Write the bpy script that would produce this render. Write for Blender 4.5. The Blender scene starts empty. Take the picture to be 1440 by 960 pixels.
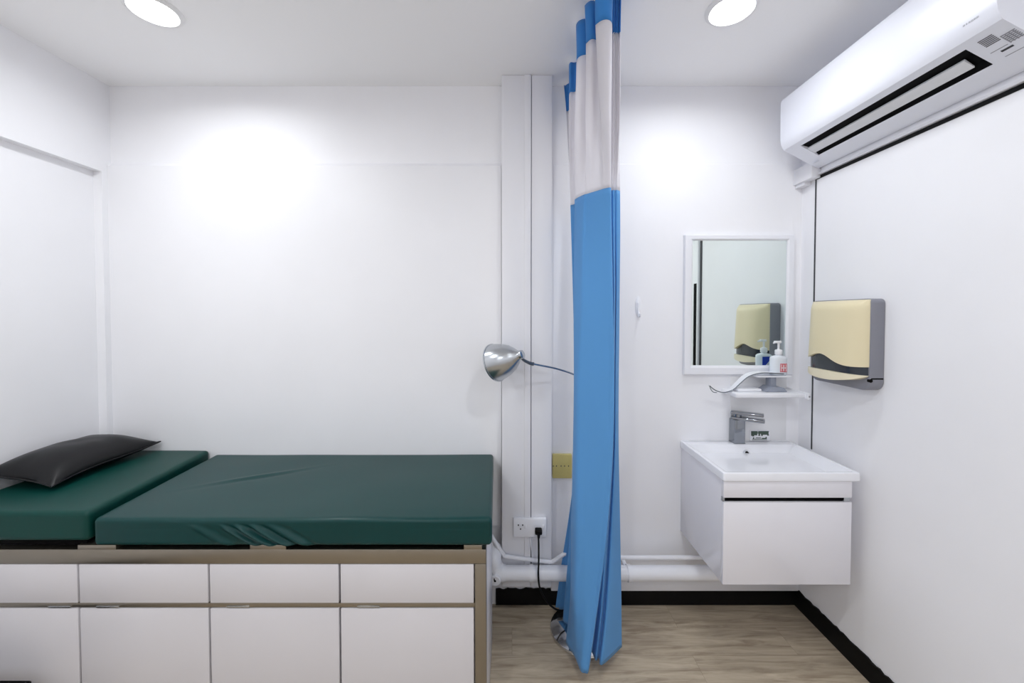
import bpy, bmesh, math, random
from mathutils import Vector, Matrix, noise
R = math.radians
random.seed(4)
SC = bpy.context.scene
COL = SC.collection

# ------------------------------------------------------------------ camera
F, CX, CY = 565.0, 720.0, 454.8
PITCH, H = R(1.3), 1.427
cp, sp = math.cos(PITCH), math.sin(PITCH)
D, XL, XR, ZC = 1.95, -1.93, 1.395, 2.52      # back wall, left wall, right wall, ceiling
YF = -1.5                                    # wall behind the camera
cam_d = bpy.data.cameras.new('camera')
cam = bpy.data.objects.new('camera', cam_d); COL.objects.link(cam)
cam.location = (0, 0, H); cam.rotation_euler = (R(90) - PITCH, 0, 0)
cam_d.sensor_width = 36; cam_d.lens = F / 1440 * 36
cam_d.shift_y = -(480 - CY) / 1440; cam_d.clip_start = 0.01
SC.camera = cam

def ray(px, py):
    r, u = (px - CX) / F, (CY - py) / F
    return Vector((r, cp + u * sp, -sp + u * cp))
def at(px, py, Y):
    d = ray(px, py); return Vector((0, 0, H)) + d * (Y / d.y)
def xat(px, Y, z):                            # world x seen at column px for a point at (Y, z)
    return (px - CX) / F * (Y * cp - (z - H) * sp)

# ------------------------------------------------------------------ materials
def lin(c):
    return tuple(((v / 255) / 12.92 if v / 255 <= .04045 else ((v / 255 + .055) / 1.055) ** 2.4) for v in c) + (1,)
def mat(name, rgb, rough=.5, metal=0, spec=.5, bump=0, bscale=200, coat=0, vary=0, vscale=3, **kw):
    m = bpy.data.materials.new(name); m.use_nodes = True
    n, l = m.node_tree.nodes, m.node_tree.links
    b = n['Principled BSDF']
    b.inputs['Base Color'].default_value = lin(rgb)
    b.inputs['Roughness'].default_value = rough; b.inputs['Metallic'].default_value = metal
    b.inputs['Specular IOR Level'].default_value = spec; b.inputs['Coat Weight'].default_value = coat
    b.inputs['Coat Roughness'].default_value = .08
    for k, v in kw.items(): b.inputs[k.replace('_', ' ')].default_value = v
    if bump or vary:
        tc = n.new('ShaderNodeTexCoord')
    if bump:
        t = n.new('ShaderNodeTexNoise'); t.inputs['Scale'].default_value = bscale; t.inputs['Detail'].default_value = 4
        l.new(tc.outputs['Object'], t.inputs['Vector'])
        bp = n.new('ShaderNodeBump'); bp.inputs['Strength'].default_value = bump; bp.inputs['Distance'].default_value = .002
        l.new(t.outputs['Fac'], bp.inputs['Height']); l.new(bp.outputs['Normal'], b.inputs['Normal'])
    if vary:
        t2 = n.new('ShaderNodeTexNoise'); t2.inputs['Scale'].default_value = vscale; t2.inputs['Detail'].default_value = 3
        l.new(tc.outputs['Object'], t2.inputs['Vector'])
        r = n.new('ShaderNodeValToRGB')
        c = lin(rgb)
        r.color_ramp.elements[0].position = .3; r.color_ramp.elements[1].position = .7
        r.color_ramp.elements[0].color = tuple(v * (1 - vary) for v in c[:3]) + (1,)
        r.color_ramp.elements[1].color = tuple(min(1, v * (1 + vary)) for v in c[:3]) + (1,)
        l.new(t2.outputs['Fac'], r.inputs['Fac']); l.new(r.outputs['Color'], b.inputs['Base Color'])
    return m

M = {}
M['wall'] = mat('wall_paint', (242, 242, 245), .55, bump=.12, bscale=60, vary=.015)
M['ceiling'] = mat('ceiling_paint', (249, 249, 250), .7, bump=.08, bscale=60)
M['panel'] = mat('wall_panel', (240, 240, 243), .4, vary=.012)
M['trunk'] = mat('casing_paint', (232, 232, 236), .45, bump=.08, bscale=40)
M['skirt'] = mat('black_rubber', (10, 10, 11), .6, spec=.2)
M['dark'] = mat('dark_gap', (26, 27, 30), .7, spec=.2)
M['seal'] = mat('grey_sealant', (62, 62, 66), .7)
M['green'] = mat('green_vinyl', (6, 56, 55), .40, spec=.22, coat=.12, bump=.06, bscale=350, vary=.05, Coat_Roughness=.2)
M['green_head'] = mat('green_vinyl_head', (6, 60, 54), .42, spec=.24, bump=.06, bscale=350, vary=.05)
M['black_vinyl'] = mat('black_vinyl', (10, 10, 13), .36, spec=.3, bump=.1, bscale=300)
M['black'] = mat('black_board', (6, 6, 7), .7, spec=.08)
M['steel'] = mat('champagne_steel', (156, 149, 137), .36, metal=1, bump=.02, bscale=80)
M['laminate'] = mat('white_laminate', (214, 212, 216), .3, vary=.012)
M['chrome'] = mat('chrome', (215, 218, 222), .09, metal=1)
M['brushed'] = mat('brushed_aluminium', (188, 192, 196), .25, metal=1)
M['darkmetal'] = mat('dark_metal', (120, 126, 132), .35, metal=1)
M['gloss'] = mat('gloss_white', (232, 231, 237), .12, coat=.4)
M['ceramic'] = mat('ceramic', (238, 239, 244), .1, coat=.5)
M['plastic'] = mat('white_plastic', (236, 237, 242), .3)
M['pvc'] = mat('painted_pvc', (232, 233, 238), .3)
M['ac'] = mat('ac_shell', (236, 238, 246), .3)
M['ac_grey'] = mat('ac_underside', (225, 226, 229), .45)
M['cream'] = mat('cream_plastic', (226, 214, 178), .32, vary=.02)
M['cream2'] = mat('cream_lip', (232, 223, 195), .32)
M['grey'] = mat('grey_plastic', (132, 133, 142), .45)
M['smoke'] = mat('smoked_window', (46, 52, 60), .2)
M['yellow'] = mat('aged_plate', (206, 192, 122), .4, vary=.04, vscale=20)
M['ring'] = mat('light_ring', (240, 240, 240), .4)
M['red'] = mat('red_print', (206, 112, 120), .5)
M['blue_print'] = mat('blue_print', (18, 56, 170), .45)
M['green_print'] = mat('green_print', (66, 84, 74), .6)
M['ink'] = mat('grey_ink', (150, 151, 157), .6)
M['ink_mid'] = mat('mid_ink', (112, 113, 118), .6)
M['ink_light'] = mat('light_ink', (188, 189, 196), .6)
M['ink_dark'] = mat('dark_ink', (64, 65, 70), .6)
M['shelf_back'] = mat('grey_splashboard', (234, 234, 235), .2)
M['stand'] = mat('stand_plastic', (150, 156, 170), .25)
M['tap_chrome'] = mat('tap_chrome', (150, 154, 160), .08, metal=1)
M['mirror'] = mat('mirror_glass', (232, 240, 236), .015, metal=1)
M['bottle'] = mat('bottle_plastic', (226, 232, 240), .25)

def cloth_mat(name, rgb, transl, transp=0, weave=900):
    m = bpy.data.materials.new(name); m.use_nodes = True
    n, l = m.node_tree.nodes, m.node_tree.links
    b = n['Principled BSDF']; b.inputs['Base Color'].default_value = lin(rgb); b.inputs['Roughness'].default_value = .75
    b.inputs['Specular IOR Level'].default_value = .25; b.inputs['Sheen Weight'].default_value = .15
    tc = n.new('ShaderNodeTexCoord'); t = n.new('ShaderNodeTexNoise'); t.inputs['Scale'].default_value = weave
    l.new(tc.outputs['Object'], t.inputs['Vector'])
    bp = n.new('ShaderNodeBump'); bp.inputs['Strength'].default_value = .1; bp.inputs['Distance'].default_value = .001
    l.new(t.outputs['Fac'], bp.inputs['Height']); l.new(bp.outputs['Normal'], b.inputs['Normal'])
    tr = n.new('ShaderNodeBsdfTranslucent'); tr.inputs['Color'].default_value = lin(rgb)
    mx = n.new('ShaderNodeMixShader'); mx.inputs[0].default_value = transl
    l.new(b.outputs[0], mx.inputs[1]); l.new(tr.outputs[0], mx.inputs[2])
    last = mx
    if transp:
        tp = n.new('ShaderNodeBsdfTransparent'); m2 = n.new('ShaderNodeMixShader'); m2.inputs[0].default_value = transp
        l.new(mx.outputs[0], m2.inputs[1]); l.new(tp.outputs[0], m2.inputs[2]); last = m2
    l.new(last.outputs[0], n['Material Output'].inputs['Surface'])
    return m
M['blue'] = cloth_mat('blue_curtain_cloth', (98, 163, 221), .22)
M['blue_dark'] = cloth_mat('blue_header_tape', (60, 134, 208), .12)
M['net'] = cloth_mat('white_net', (236, 234, 238), .3, .22)

def emit(name, rgb, s):
    m = bpy.data.materials.new(name); m.use_nodes = True
    n, l = m.node_tree.nodes, m.node_tree.links
    e = n.new('ShaderNodeEmission'); e.inputs[0].default_value = lin(rgb); e.inputs[1].default_value = s
    l.new(e.outputs[0], n['Material Output'].inputs['Surface']); n.remove(n['Principled BSDF'])
    return m
M['glow'] = emit('lamp_diffuser', (250, 251, 255), 14)

def floor_mat():
    m = bpy.data.materials.new('wood_vinyl_floor'); m.use_nodes = True
    n, l = m.node_tree.nodes, m.node_tree.links
    b = n['Principled BSDF']; b.inputs['Roughness'].default_value = .42; b.inputs['Specular IOR Level'].default_value = .4
    tc = n.new('ShaderNodeTexCoord')
    br = n.new('ShaderNodeTexBrick'); br.offset = .37; br.inputs['Scale'].default_value = 1
    br.inputs['Brick Width'].default_value = 1.2; br.inputs['Row Height'].default_value = .15
    br.inputs['Mortar Size'].default_value = .0006; br.inputs['Mortar Smooth'].default_value = .3
    br.inputs['Color1'].default_value = (.0, .0, .0, 1); br.inputs['Color2'].default_value = (1, 1, 1, 1); br.inputs['Mortar'].default_value = (.5, .5, .5, 1)
    l.new(tc.outputs['Object'], br.inputs['Vector'])
    mp = n.new('ShaderNodeMapping'); mp.inputs['Scale'].default_value = (1.6, 14, 1)
    add = n.new('ShaderNodeVectorMath'); add.operation = 'MULTIPLY_ADD'
    add.inputs[1].default_value = (.6, .3, 0)
    l.new(br.outputs['Color'], add.inputs[0]); l.new(tc.outputs['Object'], add.inputs[2])
    l.new(add.outputs[0], mp.inputs['Vector'])
    g = n.new('ShaderNodeTexNoise'); g.inputs['Scale'].default_value = 2.6; g.inputs['Detail'].default_value = 8; g.inputs['Roughness'].default_value = .62; g.inputs['Distortion'].default_value = .7
    l.new(mp.outputs[0], g.inputs['Vector'])
    r = n.new('ShaderNodeValToRGB'); e = r.color_ramp.elements
    e[0].position = .28; e[0].color = lin((138, 122, 104)); e[1].position = .72; e[1].color = lin((202, 188, 166))
    x = r.color_ramp.elements.new(.5); x.color = lin((178, 164, 143))
    l.new(g.outputs['Fac'], r.inputs['Fac'])
    mx = n.new('ShaderNodeMix'); mx.data_type = 'RGBA'; mx.blend_type = 'MULTIPLY'
    mx.inputs[7].default_value = lin((205, 200, 194))
    l.new(r.outputs['Color'], mx.inputs[6]); l.new(br.outputs['Fac'], mx.inputs[0])
    l.new(mx.outputs[2], b.inputs['Base Color'])
    return m
M['floor'] = floor_mat()

# ------------------------------------------------------------------ mesh building
class MB:
    def __init__(s): s.bm = bmesh.new()
    def join(s, t, mtx=None):
        if mtx is not None: t.transform(mtx)
        me = bpy.data.meshes.new('tmp'); t.to_mesh(me); t.free(); s.bm.from_mesh(me); bpy.data.meshes.remove(me); return s
    def box(s, x0, x1, y0, y1, z0, z1, bev=.002, seg=2, mtx=None):
        t = bmesh.new(); bmesh.ops.create_cube(t, size=1)
        for v in t.verts:
            v.co = Vector(((x0 + x1) / 2 + v.co.x * (x1 - x0), (y0 + y1) / 2 + v.co.y * (y1 - y0), (z0 + z1) / 2 + v.co.z * (z1 - z0)))
        if bev:
            bev = min(bev, .49 * min(abs(x1 - x0), abs(y1 - y0), abs(z1 - z0)))
            bmesh.ops.bevel(t, geom=t.edges[:], offset=bev, segments=seg, affect='EDGES', profile=.5)
        return s.join(t, mtx)
    def lathe(s, prof, seg=40, mtx=None):      # prof: (radius, height), closed at zero radius ends if given
        t = bmesh.new(); rings = []
        for r, z in prof:
            if r < 1e-6: rings.append([t.verts.new((0, 0, z))])
            else: rings.append([t.verts.new((r * math.cos(2 * math.pi * k / seg), r * math.sin(2 * math.pi * k / seg), z)) for k in range(seg)])
        for a, b in zip(rings, rings[1:]):
            for k in range(seg):
                q = [a[k % len(a)], a[(k + 1) % len(a)], b[(k + 1) % len(b)], b[k % len(b)]]
                q = list(dict.fromkeys(q))
                if len(q) > 2: t.faces.new(q)
        bmesh.ops.recalc_face_normals(t, faces=t.faces[:])
        return s.join(t, mtx)
    def cyl(s, p, q, r, seg=24, r2=None):
        p, q = Vector(p), Vector(q); d = q - p
        mtx = Matrix.Translation(p) @ d.to_track_quat('Z', 'Y').to_matrix().to_4x4()
        r2 = r if r2 is None else r2; L = d.length; c = min(r, r2, L) * .12
        return s.lathe([(0, 0), (r - c, 0), (r, c), (r2, L - c), (r2 - c, L), (0, L)], seg, mtx)
    def tube(s, pts, r, seg=12, smooth=6):
        pts = [Vector(p) for p in pts]
        if smooth and len(pts) > 2: pts = crom(pts, smooth)
        t = bmesh.new(); rings = []; up = Vector((0, 0, 1)); prev = None
        for i, p in enumerate(pts):
            d = (pts[min(i + 1, len(pts) - 1)] - pts[max(i - 1, 0)]).normalized()
            if prev is None:
                n = d.cross(up if abs(d.z) < .9 else Vector((1, 0, 0))).normalized()
            else:
                n = (prev - d * prev.dot(d)).normalized()
            prev = n; b = d.cross(n)
            rr = r(i / (len(pts) - 1)) if callable(r) else r
            rings.append([t.verts.new(p + (n * math.cos(a) + b * math.sin(a)) * rr) for a in [2 * math.pi * k / seg for k in range(seg)]])
        for a, b in zip(rings, rings[1:]):
            for k in range(seg): t.faces.new((a[k], a[(k + 1) % seg], b[(k + 1) % seg], b[k]))
        t.faces.new(rings[0][::-1]); t.faces.new(rings[-1])
        bmesh.ops.recalc_face_normals(t, faces=t.faces[:])
        return s.join(t)
    def prism(s, poly, axis, a0, a1, bev=0, mtx=None):   # poly in the other two axes
        t = bmesh.new()
        def mk(u, v, a): return {'x': (a, u, v), 'y': (u, a, v), 'z': (u, v, a)}[axis]
        A = [t.verts.new(mk(u, v, a0)) for u, v in poly]; B = [t.verts.new(mk(u, v, a1)) for u, v in poly]
        t.faces.new(A); t.faces.new(B[::-1]); k = len(poly)
        for i in range(k): t.faces.new((A[i], A[(i + 1) % k], B[(i + 1) % k], B[i]))
        bmesh.ops.recalc_face_normals(t, faces=t.faces[:])
        if bev: bmesh.ops.bevel(t, geom=t.edges[:], offset=bev, segments=2, affect='EDGES', profile=.5)
        return s.join(t, mtx)
    def grid(s, rows, close=False):
        t = bmesh.new(); V = [[t.verts.new(p) for p in r] for r in rows]
        for a, b in zip(V, V[1:]):
            n = len(a)
            for k in range(n if close else n - 1):
                t.faces.new((a[k], a[(k + 1) % n], b[(k + 1) % n], b[k]))
        return s.join(t)
    def quad(s, pts):
        t = bmesh.new(); t.faces.new([t.verts.new(p) for p in pts]); return s.join(t)
    def build(s, name, m, parent=None, smooth=True, angle=40):
        off = origin(parent) if parent else Vector()
        for v in s.bm.verts: v.co -= off
        me = bpy.data.meshes.new(name); s.bm.to_mesh(me); s.bm.free()
        if smooth:
            for p in me.polygons: p.use_smooth = True
            me.set_sharp_from_angle(angle=R(angle))
        me.materials.append(m)
        o = bpy.data.objects.new(name, me); COL.objects.link(o)
        if parent: o.parent = parent
        return o
def origin(o):
    v = Vector(o.location)
    while o.parent: o = o.parent; v += Vector(o.location)
    return v
def crom(P, k):
    out = []
    for i in range(len(P) - 1):
        a, b, c, d = P[max(i - 1, 0)], P[i], P[i + 1], P[min(i + 2, len(P) - 1)]
        for j in range(k):
            t = j / k
            out.append(.5 * ((2 * b) + (c - a) * t + (2 * a - 5 * b + 4 * c - d) * t * t + (3 * b - a - 3 * c + d) * t ** 3))
    out.append(P[-1]); return out
def thing(name, label, cat, loc, group=None):
    o = bpy.data.objects.new(name, None); COL.objects.link(o); o.location = loc; o.empty_display_size = .1
    o['label'] = label; o['category'] = cat
    if group: o['group'] = group
    return o
def tag(o, label, cat, group=None):
    o['label'] = label; o['category'] = cat
    if group: o['group'] = group
    return o
def struct(o): o['kind'] = 'structure'; return o
def recentre(o):
    me = o.data; c = sum((v.co for v in me.vertices), Vector()) / len(me.vertices)
    c.z = min(v.co.z for v in me.vertices)
    for v in me.vertices: v.co -= c
    o.location = c; return o

# ------------------------------------------------------------------ room shell
struct(MB().box(XL - .2, XR + .12, YF - .12, D + .12, -.1, 0, 0).build('floor', M['floor']))
struct(MB().box(XL - .2, XR + .12, YF - .12, D + .12, ZC, ZC + .1, 0).build('ceiling', M['ceiling']))
struct(MB().box(XL - .2, XR + .12, D, D + .1, 0, ZC, 0).build('wall_back', M['wall']))
struct(MB().box(XL - .2, XR + .12, YF - .1, YF, 0, ZC, 0).build('wall_front', M['wall']))
struct(MB().box(XR, XR + .1, YF, D, 0, ZC, 0).build('wall_right', M['wall']))
LZ = 2.10                                     # head of the recess in the left wall
b = MB(); b.box(XL - .14, XL - .04, YF, D, 0, ZC, 0)
b.box(XL - .04, XL, YF, D, LZ, ZC, 0)
b.box(XL - .04, XL, 1.905, D, 0, LZ, 0).box(XL - .04, XL, YF, -.9, 0, LZ, 0)
struct(b.build('wall_left', M['wall']))
# lower wall facing behind the couch with a chamfered top edge
ez = 2.151
struct(MB().prism([(D, .40), (D - .018, .40), (D - .018, ez - .016), (D - .004, ez), (D, ez)], 'x', XL, -.052).build('trim_1', M['panel'], smooth=False))
struct(MB().prism([(D, .10), (D - .003, .10), (D - .003, ez - .004), (D, ez)], 'x', .20, XR).build('trim_2', M['wall'], smooth=False))
# joints of the right wall facing
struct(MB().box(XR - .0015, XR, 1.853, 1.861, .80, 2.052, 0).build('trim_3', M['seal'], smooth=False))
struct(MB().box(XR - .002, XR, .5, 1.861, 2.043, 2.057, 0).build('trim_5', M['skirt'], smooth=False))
struct(MB().box(XR - .012, XR, .5, 1.855, 2.058, 2.068, .002).build('trim_4', M['trunk']))
# black skirtings (back one with an uneven cut top)
def ragged(name, p0, p1, th, n, inward, h=.08):
    b = bmesh.new(); A = []
    p0, p1 = Vector(p0), Vector(p1); iw = Vector(inward) * th
    for i in range(n + 1):
        q = p0.lerp(p1, i / n); z = h + .006 * (noise.noise(Vector((i * .37, th * 9, 0)))) + .003 * random.uniform(-1, 1)
        A.append([b.verts.new(v) for v in (q, q + iw, q + iw + Vector((0, 0, z)), q + Vector((0, 0, z)))])
    for s, t in zip(A, A[1:]):
        for k in range(4): b.faces.new((s[k], t[k], t[(k + 1) % 4], s[(k + 1) % 4]))
    b.faces.new(A[0]); b.faces.new(A[-1][::-1])
    bmesh.ops.recalc_face_normals(b, faces=b.faces[:])
    m = MB(); m.bm.free(); m.bm = b
    return struct(m.build(name, M['skirt'], smooth=False))
ragged('baseboard_back', (-.08, D, 0), (XR, D, 0), .008, 150, (0, -1, 0))
ragged('baseboard_right', (XR, D, 0), (XR, .93, 0), .008, 60, (-1, 0, 0), .085)
struct(MB().box(XL - .04, XL - .03, YF, 1.3, 0, .08, .001).build('baseboard_left', M['skirt']))
# door in the right wall beyond the near edge of the view (seen in the mirror)
dr = struct(MB().box(XR - .006, XR, -.02, .88, 0, 2.04, .002).build('door_1', M['panel']))
b = MB(); b.box(XR - .02, XR, .88, .90, 0, 2.04, .003); b.box(XR - .02, XR, -.12, -.02, 0, 2.04, .003)
b.build('frame', M['trunk'], dr)
MB().box(XR - .004, XR, .90, .925, .09, 2.04, 0).build('gap_seal', M['seal'], dr)
MB().box(XR - .014, XR - .006, .818, .866, .95, 1.66, .003).build('pull_plate', M['black'], dr)

# ------------------------------------------------------------------ ceiling downlights
def downlight(x, y, label, power=8.5, spread=178):
    t = thing('ceiling_downlight', label, 'ceiling light', (x, y, ZC), 'round ceiling downlights')
    MB().lathe([(.070, .0), (.070, -.006), (.074, -.011), (.082, -.009), (.088, -.003), (.088, 0)], 48, Matrix.Translation((x, y, ZC))).build('ring', M['ring'], t)
    MB().lathe([(0, -.003), (.071, -.003), (.071, -.0005), (0, -.0005)], 48, Matrix.Translation((x, y, ZC))).build('diffuser', M['glow'], t)
    ld = bpy.data.lights.new('downlight_lamp', 'AREA'); ld.shape = 'DISK'; ld.size = .138; ld.energy = power; ld.spread = R(spread); ld.color = (.945, .976, 1)
    lo = bpy.data.objects.new('downlight_lamp', ld); COL.objects.link(lo); lo.parent = t; lo.location = (0, 0, -.0125)
downlight(-1.285, 1.465, 'lit round white ceiling downlight above the green couch', 3.1, 165)
downlight(.785, 1.46, 'lit round white ceiling downlight between blue curtain and air conditioner', 2.9, 165)
downlight(-1.285, .45, 'added unseen fill downlight behind the one above the couch')  # this and the three after it are out of view, added for fill light
downlight(.45, .45, 'added unseen fill downlight in the row behind, on the basin side', 5.6)
downlight(-.9, -1.0, 'added unseen fill downlight in the last row, couch side')
downlight(.60, -1.0, 'added unseen fill downlight in the last row, door side', 5)

# ------------------------------------------------------------------ examination couch
couch = thing('examination_couch', 'white drawer-base examination couch with dark green vinyl mattress', 'examination couch', (-1.0, 1.63, 0))
FY = 1.32
XRc = -.090
BK = 1.715
b = MB(); b.box(XL + .01, XRc - .012, FY + .03, BK, .07, .63, .002)
b.build('cabinet_body', M['laminate'], couch)
MB().box(XL + .03, XRc - .03, FY + .07, BK - .02, 0, .07, .001).build('plinth', M['skirt'], couch)
MB().box(XRc - .012, XRc + .004, FY + .031, BK, .0, .642, .002).build('side_panel', M['laminate'], couch)
MB().box(XL + .01, XRc + .004, FY, FY + .03, .5965, .645, .002).build('top_rail', M['steel'], couch)
MB().box(-.1235, XRc + .004, FY - .001, FY + .03, .0, .5965, .002).build('corner_post', M['steel'], couch)
MB().box(XL + .01, -.1235, FY + .004, FY + .03, .4465, .461, .001).build('middle_rail', M['steel'], couch)
xs = [-1.885, -1.449, -1.0127, -.5763, -.1245]
for i in range(4):
    a, c = xs[i] + .0035, xs[i + 1] - .0035
    MB().box(a, c, FY + .002, FY + .022, .4625, .594, .0015).build('drawer', M['laminate'], couch)
    dd = MB().box(a, c, FY + .002, FY + .022, .075, .4435, .0015).build('door', M['laminate'], couch)
    p0_ = a + .33 if i == 0 else a + .055
    MB().box(p0_, p0_ + .075, FY + .001, FY + .01, .447, .4525, .0008).build('pull_strip', M['brushed'], dd)
    MB().box(xs[i] - .003, xs[i] + .003, FY + .02, FY + .03, .07, .596, 0).build('divider', M['dark'], couch)
for a, c in ((-1.445, -1.318), (-.872, -.752), (-.16, -.10)):
    MB().box(a, c, FY - .001, FY + .05, .645, .6605, .001).build('hinge_plate', M['steel'], couch)

def padbox(b, corners, z0, z1, r, n, disp=None):
    """soft rectangular pad; corners = front-left, front-right, back-right, back-left plan points"""
    fl, fr, br, bl = [Vector(c) for c in corners]
    L, W, Hh = (fr - fl).length, (bl - fl).length, z1 - z0
    def axis(l, k):
        e = [0, r * .15, r * .4, r * .7, r]
        return e + [r + (l - 2 * r) * i / k for i in range(1, k)] + [l - v for v in e[::-1]]
    ax, ay, az = axis(L, n), axis(W, max(4, int(n * W / L / 2))), axis(Hh, 22)
    def rnd(p):
        q = Vector((min(max(p.x, r), L - r), min(max(p.y, r), W - r), min(max(p.z, r), Hh - r)))
        d = p - q
        if d.length > 1e-9:
            m = max(abs(d.x), abs(d.y), abs(d.z)); p = q + d.normalized() * m
        return p
    def place(p):
        p = rnd(Vector(p)); u, v = p.x / L, p.y / W
        g = (fl * (1 - u) + fr * u) * (1 - v) + (bl * (1 - u) + br * u) * v
        w = Vector((g.x, g.y, z0 + p.z))
        return disp(w, p, L, W, Hh) if disp else w
    t = bmesh.new()
    def face(f, A, B):
        V = [[t.verts.new(place(f(a, c))) for a in A] for c in B]
        for p, q in zip(V, V[1:]):
            for k in range(len(A) - 1): t.faces.new((p[k], p[k + 1], q[k + 1], q[k]))
    face(lambda a, c: (a, c, 0), ax, ay); face(lambda a, c: (a, c, Hh), ax, ay)
    face(lambda a, c: (a, 0, c), ax, az); face(lambda a, c: (a, W, c), ax, az)
    face(lambda a, c: (0, a, c), ay, az); face(lambda a, c: (L, a, c), ay, az)
    bmesh.ops.remove_doubles(t, verts=t.verts[:], dist=1e-5)
    bmesh.ops.recalc_face_normals(t, faces=t.faces[:])
    return b.join(t)
def bump1(x, w): return math.exp(-(x / w) ** 2)
def wrinkle(w, p, L, W, Hh):
    x, y, z = w
    front = max(0, 1 - p.y / .03)
    d = 0
    for x0, amp, wd in ((-.965, .010, .010), (-.915, .013, .011), (-.862, .011, .012), (-.80, .006, .016), (-1.06, .004, .018)):
        zz = (.735 - z)
        if zz < -.02: continue
        xc = x0 + zz * 1.25 + zz * zz * 5
        fade = min(1, max(0, zz / .02)) * min(1, max(0, (.105 - zz) / .03))
        d += amp * fade * (bump1(x - xc, wd) - .6 * bump1(x - xc - 2.1 * wd, wd))
    w = Vector((x, y - d * front, z))
    if p.z > Hh * .6:
        top = (p.z / Hh - .6) / .4
        ln = (x + 1.17) * .55 - (y - 1.60)
        w.z += top * (.0035 * bump1(ln, .012) * bump1(x + 1.05, .13) - .0022 * bump1(ln - .028, .016) * bump1(x + 1.05, .13))
        w.z += top * .003 * noise.noise(Vector((x * 3, y * 4, .3)))
        # the edge sags a little along the front
        w.z -= top * .002 * bump1(p.y, .05) * (1 + noise.noise(Vector((x * 5, 0, 0))))
    else:
        w.y -= front * .002 * noise.noise(Vector((x * 4, 0, z * 8)))
    return w
b = MB(); padbox(b, ((-1.388, 1.314), (-.0665, 1.314), (-.090, D - .021), (-1.430, D - .021)), .659, .753, .014, 320, wrinkle)
sp_ = b.build('body_pad', M['green'], couch, angle=80)
MB().box(-1.37, -.10, FY + .035, D - .03, .640, .662, .001).build('pad_board', M['black'], sp_)
def wr2(w, p, L, W, Hh):
    top = max(0, p.z / Hh - .6) / .4
    w = Vector(w); w.z += top * .003 * noise.noise(Vector((w.x * 4, w.y * 4, 7))); return w
b = MB(); padbox(b, ((XL + .005, 1.314), (-1.403, 1.314), (-1.462, D - .021), (XL + .005, D - .021)), .674, .774, .016, 60, wr2)
hp = b.build('head_pad', M['green_head'], couch, angle=80)
MB().box(XL + .015, -1.425, FY + .012, D - .03, .655, .676, .001).build('pad_board', M['black'], hp)

# ------------------------------------------------------------------ pillow
pt = thing('pillow', 'black vinyl pillow on the head end of the green couch', 'pillow', (-1.82, 1.68, .775))
def pillow():
    N = 40; a, bb, T = .143, .228, .058
    rot = Matrix.Translation((-1.834, 1.690, .815)) @ Matrix.Rotation(R(2.5), 4, 'Y') @ Matrix.Rotation(R(-1), 4, 'X')
    top, bot = [], []
    for i in range(N + 1):
        v = -1 + 2 * i / N; rt, rb = [], []
        for j in range(N + 1):
            u = -1 + 2 * j / N
            # sides pull in a little between the corners
            x = a * u * (1 - .07 * (1 - v * v)); y = bb * v * (1 - .05 * (1 - u * u))
            h = T * (max(0, (1 - abs(u) ** 2.4) * (1 - abs(v) ** 2.8))) ** .62
            cr = .006 * noise.noise(Vector((u * 2.2, v * 3.1, 1))) * (1 - u * u) * (1 - v * v)
            lift = .012 * (abs(u * v)) ** 3 * (1 if v > 0 else -.6) - .012 * max(0, -v) ** 2 * u
            rt.append(rot @ Vector((x, y, h * 1.4 + cr + lift))); rb.append(rot @ Vector((x, y, -h * .6 + lift)))
        top.append(rt); bot.append(rb)
    b = MB(); b.grid(top); b.grid([r[::-1] for r in bot])
    bmesh.ops.remove_doubles(b.bm, verts=b.bm.verts[:], dist=1e-5)
    bmesh.ops.recalc_face_normals(b.bm, faces=b.bm.faces[:])
    b.build('cushion', M['black_vinyl'], pt, angle=80)
    loop = top[0][:-1] + [r[-1] for r in top[:-1]] + top[-1][::-1][:-1] + [r[0] for r in top[::-1]]
    MB().tube(loop, .0032, 8, 0).build('piping', M['black_vinyl'], pt)
pillow()

# ------------------------------------------------------------------ step stool (its black tread shows at the lower left)
st = thing('step_stool', 'black topped step stool at the foot of the couch doors', 'step stool', (-1.75, 1.13, 0))
sx0, sx1, sy0, sy1, sz = -1.92, -1.553, .96, 1.275, .245
MB().box(sx0, sx1, sy0, sy1, sz - .03, sz, .006, 3).build('tread', M['black'], st)
for x in (sx0 + .03, sx1 - .03):
    for y in (sy0 + .03, sy1 - .03):
        MB().cyl((x, y, 0), (x, y, sz - .028), .014).build('leg', M['brushed'], st)
for x in (sx0 + .03, sx1 - .03):
    MB().cyl((x, sy0 + .03, .09), (x, sy1 - .03, .09), .008).build('stretcher', M['brushed'], st)

# ------------------------------------------------------------------ vertical pipe casings on the back wall
CYF = 1.86                                    # front of the casings
zb = at(740, 825, CYF).z
def casing(px0, px1, label, ledge=None):
    x0, x1 = xat(px0, CYF, 1.4), xat(px1, CYF, 1.4)
    t = thing('pipe_casing', label, 'pipe casing', ((x0 + x1) / 2, D, zb), 'boxed pipe casings beside the curtain')
    MB().box(x0, x1, CYF, D - .001, zb, ZC - .001, .003).build('box', M['trunk'], t)
    if ledge:
        MB().box(xat(ledge, CYF, 1.4), x1 + .0005, CYF - .007, CYF + .01, zb + .09, ZC - .001, .0025).build('cover_strip', M['trunk'], t)
    return t
casing(705.5, 746.3, 'wide white boxed pipe casing on the back wall, on the couch side', 737.5)
casing(747.2, 776, 'narrow white boxed pipe casing next to the yellow wall plate')

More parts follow.
